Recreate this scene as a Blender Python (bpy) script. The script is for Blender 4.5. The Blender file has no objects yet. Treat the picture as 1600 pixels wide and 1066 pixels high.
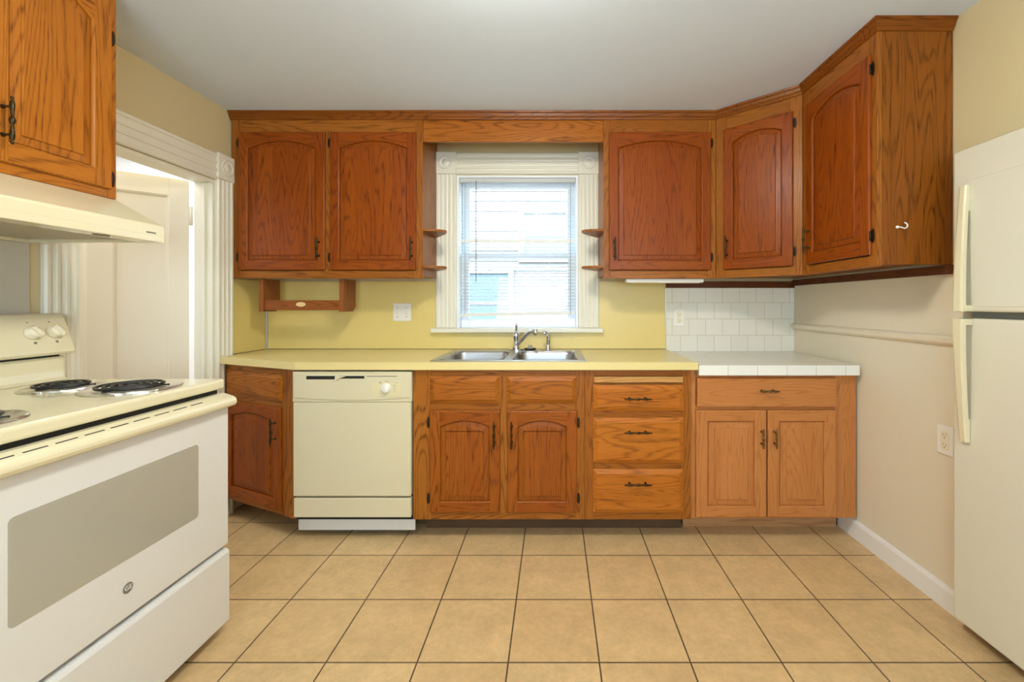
import bpy, bmesh, math, random
from mathutils import Vector, Matrix
random.seed(7)
PI = math.pi
SC = bpy.context.scene
COL = SC.collection

def lin(r, g, b):
    f = lambda c: (c / 255 / 12.92) if c / 255 <= 0.04045 else ((c / 255 + 0.055) / 1.055) ** 2.4
    return (f(r), f(g), f(b), 1.0)

# ------------------------------------------------------------------ camera
cam_d = bpy.data.cameras.new('camera')
cam = bpy.data.objects.new('camera', cam_d)
COL.objects.link(cam)
cam.location = (0, 0, 1.2)
cam.rotation_euler = (PI / 2, 0, 0)
cam_d.sensor_width = 36.0
cam_d.lens = 668 / 1600 * 36
cam_d.shift_x = (800 - 866) / 1600
cam_d.shift_y = (475 - 533) / 1600
cam_d.clip_start = 0.02
SC.camera = cam

# ------------------------------------------------------------------ light and exposure
SC.view_settings.view_transform = 'Standard'
SC.view_settings.look = 'None'
SC.view_settings.gamma = 1.0
SC.view_settings.exposure = 0.0
try:
    SC.view_settings.use_curve_mapping = False
except Exception:
    pass
LAMP_STRENGTH = 92.0
LAMP_COLOR = (1.0, 0.96, 0.85)
REAR_FILL_POWER = 96.0
HALL_POWER = 26.0
SUN_STRENGTH = 1.2

world = bpy.data.worlds.new('daylight')
SC.world = world
world.use_nodes = True
wn = world.node_tree
wn.nodes.clear()
w_out = wn.nodes.new('ShaderNodeOutputWorld')
w_bg = wn.nodes.new('ShaderNodeBackground')
w_sky = wn.nodes.new('ShaderNodeTexSky')
w_sky.sky_type = 'NISHITA'
w_sky.sun_disc = False
w_sky.sun_elevation = math.radians(45)
w_sky.sun_rotation = math.radians(200)
wn.links.new(w_sky.outputs[0], w_bg.inputs['Color'])
w_bg.inputs['Strength'].default_value = 3.0
wn.links.new(w_bg.outputs[0], w_out.inputs['Surface'])

sun_d = bpy.data.lights.new('sun', 'SUN')
sun_d.energy = SUN_STRENGTH
sun_d.angle = math.radians(2)
sun_d.color = (1.0, 0.97, 0.92)
sun = bpy.data.objects.new('sun', sun_d)
COL.objects.link(sun)
sun.location = (-2, -4, 8)
sun.rotation_euler = Vector((0.25, 0.75, -0.75)).to_track_quat('-Z', 'Y').to_euler()

def area(name, loc, direction, sx, sy, power, color):
    d = bpy.data.lights.new(name, 'AREA')
    d.shape = 'RECTANGLE'
    d.size, d.size_y, d.energy, d.color = sx, sy, power, color
    o = bpy.data.objects.new(name, d)
    COL.objects.link(o)
    o.location = loc
    o.rotation_euler = Vector(direction).to_track_quat('-Z', 'Y').to_euler()
    return o
# fill light added behind the viewer; daylight in the hall behind the open door
area('fill_light_rear', (0.1, -1.57, 1.5), (0, 1, 0.45), 2.1, 1.25, REAR_FILL_POWER, (0.66, 0.84, 1.0))
area('daylight_hall', (-2.6, 2.1, 2.28), (0, 0, -1), 0.9, 1.3, HALL_POWER, (0.9, 0.95, 1.0))

# ------------------------------------------------------------------ materials
def mat(name, color, rough=0.5, metal=0.0, spec=0.5, bump=0.0, bscale=60.0, coat=0.0, emit=None, estr=0.0, var=0.0, vscale=6.0, var_to=None):
    m = bpy.data.materials.new(name)
    m.use_nodes = True
    nt = m.node_tree
    b = nt.nodes['Principled BSDF']
    b.inputs['Base Color'].default_value = color
    b.inputs['Roughness'].default_value = rough
    b.inputs['Metallic'].default_value = metal
    b.inputs['Specular IOR Level'].default_value = spec
    b.inputs['Coat Weight'].default_value = coat
    b.inputs['Coat Roughness'].default_value = 0.15
    if emit:
        b.inputs['Emission Color'].default_value = emit
        b.inputs['Emission Strength'].default_value = estr
    tc = None
    if var > 0:
        tc = nt.nodes.new('ShaderNodeTexCoord')
        n = nt.nodes.new('ShaderNodeTexNoise')
        n.inputs['Scale'].default_value = vscale
        n.inputs['Detail'].default_value = 4
        nt.links.new(tc.outputs['Object'], n.inputs['Vector'])
        mx = nt.nodes.new('ShaderNodeMix')
        mx.data_type = 'RGBA'
        c2 = var_to or tuple(c * (1 - var) for c in color[:3]) + (1,)
        mx.inputs[6].default_value = color
        mx.inputs[7].default_value = c2
        nt.links.new(n.outputs['Fac'], mx.inputs[0])
        nt.links.new(mx.outputs[2], b.inputs['Base Color'])
    if bump > 0:
        tc = tc or nt.nodes.new('ShaderNodeTexCoord')
        n2 = nt.nodes.new('ShaderNodeTexNoise')
        n2.inputs['Scale'].default_value = bscale
        n2.inputs['Detail'].default_value = 3
        nt.links.new(tc.outputs['Object'], n2.inputs['Vector'])
        bp = nt.nodes.new('ShaderNodeBump')
        bp.inputs['Strength'].default_value = bump
        bp.inputs['Distance'].default_value = 0.002
        nt.links.new(n2.outputs['Fac'], bp.inputs['Height'])
        nt.links.new(bp.outputs['Normal'], b.inputs['Normal'])
    return m

def wood(name, base, dark, light, axis='Z', rough=0.36, line=0.5, coat=0.05, strips=0.0):
    """oak: contour lines of a stretched noise (cathedral grain) with fine pores along the grain"""
    m = bpy.data.materials.new(name)
    m.use_nodes = True
    nt = m.node_tree
    N, L = nt.nodes, nt.links
    b = N['Principled BSDF']
    tc = N.new('ShaderNodeTexCoord')
    oi = N.new('ShaderNodeObjectInfo')
    mu = N.new('ShaderNodeMath'); mu.operation = 'MULTIPLY'; mu.inputs[1].default_value = 37.0
    L.new(oi.outputs['Random'], mu.inputs[0])
    ad = N.new('ShaderNodeVectorMath'); ad.operation = 'ADD'
    L.new(tc.outputs['Object'], ad.inputs[0]); L.new(mu.outputs[0], ad.inputs[1])
    if strips > 0:   # boards glued side by side
        sx = N.new('ShaderNodeSeparateXYZ'); L.new(tc.outputs['Object'], sx.inputs[0])
        ro = N.new('ShaderNodeMath'); ro.operation = 'MULTIPLY_ADD'; ro.inputs[1].default_value = 1 / strips
        L.new(sx.outputs['X'], ro.inputs[0]); L.new(mu.outputs[0], ro.inputs[2])
        fl = N.new('ShaderNodeMath'); fl.operation = 'FLOOR'; L.new(ro.outputs[0], fl.inputs[0])
        wh = N.new('ShaderNodeTexWhiteNoise'); wh.noise_dimensions = '1D'; L.new(fl.outputs[0], wh.inputs['W'])
        m3 = N.new('ShaderNodeMath'); m3.operation = 'MULTIPLY'; m3.inputs[1].default_value = 23.0; L.new(wh.outputs['Value'], m3.inputs[0])
        a2 = N.new('ShaderNodeVectorMath'); a2.operation = 'ADD'
        L.new(ad.outputs[0], a2.inputs[0]); L.new(m3.outputs[0], a2.inputs[1])
        ad = a2
    def stretched(across, along):
        mp = N.new('ShaderNodeMapping')
        s = [across] * 3
        s['XYZ'.index(axis)] = along
        mp.inputs['Scale'].default_value = s
        L.new(ad.outputs[0], mp.inputs['Vector'])
        return mp
    def noise(across, along, detail=2.0):
        n = N.new('ShaderNodeTexNoise')
        n.inputs['Scale'].default_value = 1.0
        n.inputs['Detail'].default_value = detail
        n.inputs['Roughness'].default_value = 0.45
        L.new(stretched(across, along).outputs[0], n.inputs['Vector'])
        return n
    def math_(op, a, b2=None, c=None):
        k = N.new('ShaderNodeMath'); k.operation = op
        for i, v in enumerate((a, b2, c)):
            if v is None: continue
            if isinstance(v, (int, float)): k.inputs[i].default_value = v
            else: L.new(v, k.inputs[i])
        return k.outputs[0]
    rings = noise(8.0, 0.8, 1.5)
    wob = noise(70, 9, 3)
    s = math_('SINE', math_('ADD', math_('MULTIPLY', rings.outputs['Fac'], 150.0), math_('MULTIPLY', wob.outputs['Fac'], 3.0)))
    s01 = math_('POWER', math_('MULTIPLY_ADD', s, 0.5, 0.5), 4.0)
    pores = noise(330, 14, 3)
    pr = N.new('ShaderNodeMapRange'); pr.inputs[1].default_value = 0.50; pr.inputs[2].default_value = 0.66
    L.new(pores.outputs['Fac'], pr.inputs[0])
    broad = noise(5, 0.7, 2)
    br = N.new('ShaderNodeMapRange'); br.inputs[1].default_value = 0.3; br.inputs[2].default_value = 0.7
    L.new(broad.outputs['Fac'], br.inputs[0])
    m1 = N.new('ShaderNodeMix'); m1.data_type = 'RGBA'
    m1.inputs[6].default_value = base; m1.inputs[7].default_value = light
    L.new(br.outputs[0], m1.inputs[0])
    fac = math_('MINIMUM', math_('ADD', math_('MULTIPLY', s01, line), math_('MULTIPLY', pr.outputs[0], math_('MULTIPLY_ADD', s01, 0.45, 0.22))), 1.0)
    m2 = N.new('ShaderNodeMix'); m2.data_type = 'RGBA'
    L.new(fac, m2.inputs[0]); L.new(m1.outputs[2], m2.inputs[6]); m2.inputs[7].default_value = dark
    L.new(m2.outputs[2], b.inputs['Base Color'])
    b.inputs['Roughness'].default_value = rough
    b.inputs['Specular IOR Level'].default_value = 0.22
    b.inputs['Coat Weight'].default_value = coat
    b.inputs['Coat Roughness'].default_value = 0.22
    bp = N.new('ShaderNodeBump'); bp.inputs['Strength'].default_value = 0.12; bp.inputs['Distance'].default_value = 0.001
    bp.invert = True
    L.new(fac, bp.inputs['Height']); L.new(bp.outputs['Normal'], b.inputs['Normal'])
    return m

def wood_pair(name, base, dark, light, **k):
    return [wood(name + '_' + a.lower(), lin(*base), lin(*dark), lin(*light), a, **k) for a in 'ZX'] + [wood(name + '_panel', lin(*base), lin(*dark), lin(*light), 'Z', strips=.08, **k)]

def tiled(name, c1, c2, grout, w, h, gap, plane='XZ', offset=0.0, rough=0.3, origin=(0, 0), mottled=0.0, spec=0.5, bump=0.3):
    m = bpy.data.materials.new(name)
    m.use_nodes = True
    nt = m.node_tree
    N, L = nt.nodes, nt.links
    b = N['Principled BSDF']
    tc = N.new('ShaderNodeTexCoord')
    sp = N.new('ShaderNodeSeparateXYZ'); L.new(tc.outputs['Object'], sp.inputs[0])
    cb = N.new('ShaderNodeCombineXYZ')
    L.new(sp.outputs[plane[0]], cb.inputs['X']); L.new(sp.outputs[plane[1]], cb.inputs['Y'])
    sb = N.new('ShaderNodeVectorMath'); sb.operation = 'SUBTRACT'
    L.new(cb.outputs[0], sb.inputs[0]); sb.inputs[1].default_value = (origin[0], origin[1], 0)
    br = N.new('ShaderNodeTexBrick')
    br.offset = offset; br.offset_frequency = 2; br.squash = 1.0
    br.inputs['Scale'].default_value = 1.0
    br.inputs['Mortar Size'].default_value = gap
    br.inputs['Mortar Smooth'].default_value = 0.15
    br.inputs['Bias'].default_value = 0.0
    br.inputs['Brick Width'].default_value = w
    br.inputs['Row Height'].default_value = h
    br.inputs['Color1'].default_value = c1
    br.inputs['Color2'].default_value = c2
    br.inputs['Mortar'].default_value = grout
    L.new(sb.outputs[0], br.inputs['Vector'])
    col = br.outputs['Color']
    if mottled > 0:
        def nz(scale, detail, ro, lo, hi, seedv):
            n = N.new('ShaderNodeTexNoise'); n.inputs['Scale'].default_value = scale
            n.inputs['Detail'].default_value = detail; n.inputs['Roughness'].default_value = ro
            o = N.new('ShaderNodeVectorMath'); o.operation = 'ADD'; o.inputs[1].default_value = (seedv,) * 3
            L.new(tc.outputs['Object'], o.inputs[0]); L.new(o.outputs[0], n.inputs['Vector'])
            r = N.new('ShaderNodeMapRange'); r.inputs[1].default_value = 0.35; r.inputs[2].default_value = 0.68
            r.inputs[3].default_value = lo; r.inputs[4].default_value = hi
            L.new(n.outputs['Fac'], r.inputs[0])
            return r.outputs[0]
        k = N.new('ShaderNodeMath'); k.operation = 'MULTIPLY'
        L.new(nz(9, 6, 0.65, 1 + mottled * .55, 1 - mottled, 3.0), k.inputs[0])
        L.new(nz(45, 5, 0.7, 1 + mottled * .5, 1 - mottled * .6, 9.0), k.inputs[1])
        vm = N.new('ShaderNodeVectorMath'); vm.operation = 'SCALE'
        L.new(col, vm.inputs[0]); L.new(k.outputs[0], vm.inputs['Scale'])
        col = vm.outputs[0]
    L.new(col, b.inputs['Base Color'])
    b.inputs['Roughness'].default_value = rough
    b.inputs['Specular IOR Level'].default_value = spec
    bp = N.new('ShaderNodeBump'); bp.inputs['Strength'].default_value = bump; bp.inputs['Distance'].default_value = 0.002
    bp.invert = True
    L.new(br.outputs['Fac'], bp.inputs['Height']); L.new(bp.outputs['Normal'], b.inputs['Normal'])
    return m

UPPER = wood_pair('red_oak', (138, 61, 6), (74, 27, 2), (150, 74, 11), line=0.3, coat=0.08)
FRAME = wood_pair('golden_oak', (148, 84, 24), (92, 46, 8), (164, 98, 32), line=0.38)
BASE = wood_pair('honey_oak', (158, 86, 20), (94, 44, 6), (172, 102, 28), line=0.36)
DRAWERS = wood_pair('bright_honey_oak', (180, 102, 28), (112, 56, 10), (192, 116, 38), line=0.34)
BDOOR = wood_pair('stained_honey_oak', (148, 74, 16), (86, 38, 5), (160, 88, 22), line=0.32)
BFRAME = wood_pair('honey_oak_frame', (152, 86, 25), (88, 44, 8), (168, 102, 34), line=0.45)
PALE = wood_pair('pale_birch', (188, 119, 62), (160, 94, 44), (196, 129, 71), line=0.28, rough=0.45)
HOODC = wood_pair('range_oak', (172, 100, 24), (106, 52, 8), (184, 112, 32), line=0.4, coat=0.12)
RACK = wood_pair('rack_oak', (140, 76, 30), (84, 40, 10), (152, 88, 36), line=0.35)
END = wood_pair('brown_oak', (130, 68, 11), (74, 34, 4), (142, 80, 18), line=0.4)
DARKW = wood('dark_oak', lin(96, 52, 20), lin(60, 30, 10), lin(108, 60, 26), 'X')
CUTB = wood('cutting_board_maple', lin(192, 140, 78), lin(150, 98, 46), lin(204, 154, 92), 'X')
M = {}
M['ceiling'] = mat('ceiling_paint', lin(226, 238, 250), 0.8, bump=0.1, bscale=120)
M['beige'] = mat('beige_wall_paint', lin(212, 194, 150), 0.55, bump=0.15, bscale=90)
M['cream_wall'] = mat('cream_panel_paint', lin(230, 219, 194), 0.5, bump=0.1, bscale=60)
def seams(m, axis, pitch, width, strength):
    nt = m.node_tree; N, L = nt.nodes, nt.links
    tc = N.new('ShaderNodeTexCoord'); sp = N.new('ShaderNodeSeparateXYZ'); L.new(tc.outputs['Object'], sp.inputs[0])
    k = N.new('ShaderNodeMath'); k.operation = 'MULTIPLY'; k.inputs[1].default_value = 1 / pitch
    a = N.new('ShaderNodeMath'); a.operation = 'FRACT'
    L.new(sp.outputs[axis], k.inputs[0]); L.new(k.outputs[0], a.inputs[0])
    c = N.new('ShaderNodeMath'); c.operation = 'LESS_THAN'; c.inputs[1].default_value = width / pitch; L.new(a.outputs[0], c.inputs[0])
    bp = N.new('ShaderNodeBump'); bp.inputs['Strength'].default_value = strength; bp.inputs['Distance'].default_value = .002; bp.invert = True
    L.new(c.outputs[0], bp.inputs['Height']); L.new(bp.outputs['Normal'], N['Principled BSDF'].inputs['Normal'])
seams(M['cream_wall'], 'Y', .1016, .004, .25)
M['trim'] = mat('cream_trim_paint', lin(236, 231, 212), 0.35)
M['door_paint'] = mat('door_paint', lin(232, 222, 200), 0.45)
M['white_paint'] = mat('white_paint', lin(240, 240, 240), 0.5)
M['base_white'] = mat('baseboard_paint', lin(240, 238, 232), 0.4)
M['yellow_lam'] = mat('yellow_laminate', lin(230, 207, 128), 0.35, var=0.04, vscale=40)
M['yellow_top'] = mat('yellow_counter_laminate', lin(231, 212, 146), 0.28, var=0.05, vscale=60)
M['enamel'] = mat('cream_white_enamel', lin(230, 220, 184), 0.18, coat=0.3)
M['enamel_flat'] = mat('white_enamel', lin(226, 224, 218), 0.3)
M['dish'] = mat('dishwasher_white', lin(218, 208, 174), 0.35)
M['dish_panel'] = mat('dishwasher_label_cream', lin(224, 212, 170), 0.4)
M['grey_mark'] = mat('grey_print', lin(130, 126, 112), 0.5)
M['fridge'] = mat('fridge_pebbled_enamel', lin(222, 216, 194), 0.16, bump=0.22, bscale=260)
M['fridge_smooth'] = mat('fridge_smooth_plastic', lin(226, 215, 178), 0.25)
M['black'] = mat('black_gap', lin(22, 20, 18), 0.7)
M['coil'] = mat('black_coil', lin(34, 32, 30), 0.35, metal=0.3)
M['foil'] = mat('crinkled_foil', lin(225, 222, 214), 0.28, metal=1.0, bump=1.0, bscale=70)
M['chrome'] = mat('chrome', lin(225, 226, 230), 0.08, metal=1.0)
M['steel'] = mat('brushed_steel', lin(178, 178, 180), 0.3, metal=1.0)
M['alu'] = mat('aluminium_strip', lin(190, 192, 196), 0.3, metal=0.9)
M['brass'] = mat('antique_brass', lin(78, 64, 38), 0.36, metal=0.85, var=0.6, vscale=70)
M['brass_light'] = mat('worn_brass', lin(140, 112, 66), 0.35, metal=0.85, var=0.6, vscale=90)
M['hinge'] = mat('dark_bronze', lin(52, 42, 30), 0.4, metal=0.7)
M['plastic'] = mat('white_plastic', lin(240, 236, 226), 0.35)
M['plastic_cream'] = mat('cream_plastic', lin(236, 226, 198), 0.35)
M['glass_grey'] = mat('grey_oven_glass', lin(176, 172, 156), 0.12, coat=0.5)
M['splash'] = mat('grey_splash_panel', lin(196, 190, 172), 0.4)
M['filter'] = mat('hood_filter', lin(176, 168, 146), 0.5)
M['rubber'] = mat('black_rubber', lin(28, 28, 32), 0.5)
M['badge'] = mat('cream_badge', lin(226, 196, 140), 0.4)
M['badge_ink'] = mat('brown_badge_ink', lin(170, 110, 60), 0.5)
M['slat'] = mat('blind_slat', lin(236, 234, 228), 0.45)
_nt = M['slat'].node_tree
_tr = _nt.nodes.new('ShaderNodeBsdfTranslucent'); _tr.inputs['Color'].default_value = lin(236, 238, 238)
_mx = _nt.nodes.new('ShaderNodeMixShader'); _mx.inputs[0].default_value = 0.36
_nt.links.new(_nt.nodes['Principled BSDF'].outputs[0], _mx.inputs[1]); _nt.links.new(_tr.outputs[0], _mx.inputs[2])
_nt.links.new(_mx.outputs[0], _nt.nodes['Material Output'].inputs['Surface'])
M['cord'] = mat('blind_cord', lin(150, 150, 150), 0.6)
M['sash'] = mat('sash_paint', lin(244, 248, 250), 0.4)
M['rail'] = mat('blind_rail', lin(240, 237, 228), 0.45)
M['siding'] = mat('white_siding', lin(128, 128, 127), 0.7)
M['far_pane'] = mat('far_window_pane', lin(98, 120, 132), 0.2)
M['far_trim'] = mat('far_trim', lin(150, 150, 150), 0.6)
M['toe'] = mat('toe_kick_brown', lin(104, 76, 46), 0.7, var=.5, vscale=12)
M['pale_toe'] = wood('pale_toe_board', lin(190, 144, 98), lin(160, 112, 70), lin(200, 156, 110), 'X')
M['shade'] = mat('lamp_glass', lin(255, 245, 225), 0.4, emit=(*LAMP_COLOR, 1), estr=LAMP_STRENGTH)
M['floor'] = tiled('beige_floor_tile', lin(206, 172, 122), lin(212, 180, 130), lin(84, 66, 46), 0.305, 0.305, 0.0028, 'XY', 0.0,
                   rough=0.42, origin=(-0.459 + 0.305 * -10, 2.04 - 0.305 * 20), mottled=0.14, bump=0.5)
M['splash_tile'] = tiled('white_wall_tile', lin(232, 228, 212), lin(236, 232, 218), lin(206, 196, 164), 0.1086, 0.1058, 0.0016, 'XZ', 0.5,
                         rough=0.2, origin=(0.7215 + 0.0395 - 0.1086 * 4, 0.8915 - 0.1058 * 2), bump=0.35)
M['edge_tile'] = tiled('white_edge_tile', lin(238, 236, 226), lin(242, 240, 230), lin(206, 196, 168), 0.147, 0.3, 0.0014, 'XZ', 0.0,
                       rough=0.2, origin=(0.724 + 0.147 - 1.47, 0.75), bump=0.35)
M['top_tile'] = tiled('white_counter_tile', lin(234, 230, 212), lin(238, 233, 216), lin(222, 210, 176), 0.147, 0.147, 0.0012, 'XY', 0.0,
                      rough=0.22, origin=(0.724 - 1.47, 2.14 - 1.47), bump=0.25)
# clear window glass
gm = bpy.data.materials.new('window_glass'); gm.use_nodes = True
gm.node_tree.nodes.clear()
go = gm.node_tree.nodes.new('ShaderNodeOutputMaterial'); gx = gm.node_tree.nodes.new('ShaderNodeMixShader')
gt = gm.node_tree.nodes.new('ShaderNodeBsdfTransparent'); gg = gm.node_tree.nodes.new('ShaderNodeBsdfGlossy')
gg.inputs['Roughness'].default_value = 0.02; gx.inputs[0].default_value = 0.06
gt.inputs['Color'].default_value = (0.93, 0.97, 0.98, 1)
gm.node_tree.links.new(gt.outputs[0], gx.inputs[1]); gm.node_tree.links.new(gg.outputs[0], gx.inputs[2]); gm.node_tree.links.new(gx.outputs[0], go.inputs[0])
M['glass'] = gm

# ------------------------------------------------------------------ mesh helpers
class MB:
    """collects shapes for ONE mesh"""
    def __init__(self, world=True):
        self.bm = bmesh.new()
        self.world = world
    def _merge(self, tmp, mi=0, smooth=False):
        for f in tmp.faces:
            f.material_index = mi
            f.smooth = smooth
        me = bpy.data.meshes.new('tmp')
        tmp.to_mesh(me); tmp.free()
        self.bm.from_mesh(me)
        bpy.data.meshes.remove(me)
        return self
    def box(self, x0, x1, y0, y1, z0, z1, bevel=0.0, mi=0, seg=2):
        t = bmesh.new()
        bmesh.ops.create_cube(t, size=1.0)
        for v in t.verts:
            v.co = Vector(((x0 + x1) / 2 + v.co.x * abs(x1 - x0), (y0 + y1) / 2 + v.co.y * abs(y1 - y0), (z0 + z1) / 2 + v.co.z * abs(z1 - z0)))
        if bevel > 0:
            bmesh.ops.bevel(t, geom=list(t.edges), offset=bevel, segments=seg, profile=0.5, affect='EDGES')
        return self._merge(t, mi)
    def prism(self, pts, axis, a0, a1, mi=0, bevel=0.0, smooth=False):
        """closed polygon pts in the two other axes (kept in XYZ order), extruded along axis"""
        def P(p, a):
            return {'X': (a, p[0], p[1]), 'Y': (p[0], a, p[1]), 'Z': (p[0], p[1], a)}[axis]
        t = bmesh.new()
        A = [t.verts.new(P(p, a0)) for p in pts]
        B = [t.verts.new(P(p, a1)) for p in pts]
        n = len(pts)
        t.faces.new(A); t.faces.new(list(reversed(B)))
        for i in range(n):
            t.faces.new((A[i], B[i], B[(i + 1) % n], A[(i + 1) % n]))
        bmesh.ops.recalc_face_normals(t, faces=list(t.faces))
        if bevel > 0:
            bmesh.ops.bevel(t, geom=list(t.edges), offset=bevel, segments=2, profile=0.5, affect='EDGES')
        return self._merge(t, mi, smooth)
    def loops(self, loops, mi=0, cap0=True, cap1=True, smooth=False):
        """loft through closed loops of equal length"""
        t = bmesh.new()
        R = [[t.verts.new(p) for p in lp] for lp in loops]
        n = len(loops[0])
        for a, b in zip(R[:-1], R[1:]):
            for i in range(n):
                t.faces.new((a[i], a[(i + 1) % n], b[(i + 1) % n], b[i]))
        if cap0: t.faces.new(list(reversed(R[0])))
        if cap1: t.faces.new(R[-1])
        bmesh.ops.recalc_face_normals(t, faces=list(t.faces))
        return self._merge(t, mi, smooth)
    def lathe(self, prof, origin, axis=(0, 0, 1), n=20, mi=0, smooth=True, squash=None):
        """profile [(t along axis, radius)]"""
        ax = Vector(axis).normalized()
        u = ax.orthogonal().normalized(); w = ax.cross(u)
        o = Vector(origin)
        lps = []
        for tt, r in prof:
            r = max(r, 1e-5)
            lps.append([o + ax * tt + (u * math.cos(2 * PI * i / n) + w * math.sin(2 * PI * i / n)) * r for i in range(n)])
        return self.loops(lps, mi, True, True, smooth)
    def tube(self, pts, r, n=10, mi=0, smooth=True):
        pts = [Vector(p) for p in pts]
        rr = r if isinstance(r, (list, tuple)) else [r] * len(pts)
        lps = []
        ref = None
        for i, p in enumerate(pts):
            d = (pts[min(i + 1, len(pts) - 1)] - pts[max(i - 1, 0)]).normalized()
            if ref is None: ref = d.orthogonal().normalized()
            ref = (ref - d * ref.dot(d)).normalized()
            w = d.cross(ref)
            lps.append([p + (ref * math.cos(2 * PI * k / n) + w * math.sin(2 * PI * k / n)) * rr[i] for k in range(n)])
        return self.loops(lps, mi, True, True, smooth)
    def quad(self, pts, mi=0):
        t = bmesh.new()
        t.faces.new([t.verts.new(p) for p in pts])
        return self._merge(t, mi)

ZB = {}
def root_of(o):
    while o.parent: o = o.parent
    return o
def root_matrix(r):
    return Matrix.Translation(r.location) @ Matrix.Rotation(r.rotation_euler.z, 4, 'Z')
def part(name, mb, mats, parent=None, label=None, weighted=False):
    """link the collected shapes as ONE mesh; world-space shapes are brought into the frame of the thing"""
    me = bpy.data.meshes.new(name)
    if parent:
        r = root_of(parent)
        if mb.world:
            mb.bm.transform(root_matrix(r).inverted())
        else:
            mb.bm.transform(Matrix.Translation((0, 0, -r.location.z)))
    mb.bm.to_mesh(me); mb.bm.free()
    for m in (mats if isinstance(mats, (list, tuple)) else [mats]):
        me.materials.append(m)
    o = bpy.data.objects.new(name, me)
    COL.objects.link(o)
    if parent: o.parent = parent
    if label: o['label'] = label
    return o
def tag(o, label, cat, group=None, kind=None):
    o['label'] = label; o['category'] = cat
    if group: o['group'] = group
    if kind: o['kind'] = kind
    return o
def thing(name, label, cat, loc, rz=0.0, group=None, kind=None):
    o = bpy.data.objects.new(name, None)
    COL.objects.link(o)
    o.location = loc; o.rotation_euler = (0, 0, rz)
    o.empty_display_size = 0.05
    return tag(o, label, cat, group, kind)
def structure(name, mb, mats, label, cat):
    return tag(part(name, mb, mats), label, cat, None, 'structure')
def text(name, body, size, loc, rot, material, parent, depth=0.0006):
    cu = bpy.data.curves.new('lettering', 'FONT')
    cu.body = body; cu.size = size; cu.extrude = depth; cu.align_x = 'CENTER'; cu.align_y = 'CENTER'
    ob = bpy.data.objects.new('lettering', cu)
    COL.objects.link(ob)
    me = bpy.data.meshes.new_from_object(ob.evaluated_get(bpy.context.evaluated_depsgraph_get()))
    bpy.data.objects.remove(ob); bpy.data.curves.remove(cu)
    me.transform(root_matrix(root_of(parent)).inverted() @ Matrix.Translation(loc) @ rot.to_matrix().to_4x4())
    me.materials.clear(); me.materials.append(material)
    o = bpy.data.objects.new(name, me); COL.objects.link(o); o.parent = parent
    return o

def inset(lp, d):
    """inset a CCW polygon of 2D points by d"""
    n = len(lp); out = []
    for i in range(n):
        p0, p1, p2 = Vector(lp[i - 1]), Vector(lp[i]), Vector(lp[(i + 1) % n])
        e1 = (p1 - p0).normalized(); e2 = (p2 - p1).normalized()
        n1 = Vector((-e1.y, e1.x)); n2 = Vector((-e2.y, e2.x))
        b = (n1 + n2).normalized()
        out.append(tuple(p1 + b * (d / max(0.35, b.dot(n1)))))
    return out

# ------------------------------------------------------------------ cabinet kit (local frame: x across the front, y into the cabinet, z world height)
def handle(parent, x, z, yf, length=0.136, orient='v', m='brass'):
    h = length / 2
    prof = [(-h, 0), (-h * .97, .0032), (-h * .9, .0042), (-h * .84, .0024), (-h * .78, .0046), (-h * .6, .0058), (-h * .4, .0044),
            (-h * .16, .0034), (-h * .1, .0058), (0, .0068), (h * .1, .0058), (h * .16, .0034), (h * .4, .0044), (h * .6, .0058),
            (h * .78, .0046), (h * .84, .0024), (h * .9, .0042), (h * .97, .0032), (h, 0)]
    ax = (0, 0, 1) if orient == 'v' else (1, 0, 0)
    mb = MB(False)
    yb = yf - 0.028
    mb.lathe(prof, (x, yb, z), ax, 12)
    for s in (-1, 1):
        c = Vector((x, yb, z)) + Vector(ax) * (s * h * .58)
        mb.lathe([(0, .0032), (.018, .003), (.024, .0055), (.0275, .006)], c, (0, 1, 0), 10)
    return part('handle', mb, M[m], parent)
def hinge(parent, x, z, side):
    """oval leaf on the face frame beside the door, knuckle along the door edge"""
    mb = MB(False)
    pts = []
    for i in range(20):
        a = 2 * PI * i / 20
        pts.append((x + side * (.0075 + .0075 * math.cos(a)), z + .027 * math.sin(a)))
    mb.prism(pts, 'Y', -.005, -.0005)
    mb.lathe([(-.02, 0), (-.019, .0035), (.019, .0035), (.02, 0)], (x + side * .003, -.009, z), (0, 0, 1), 10)
    return part('hinge', mb, M['hinge'], parent)
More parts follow.
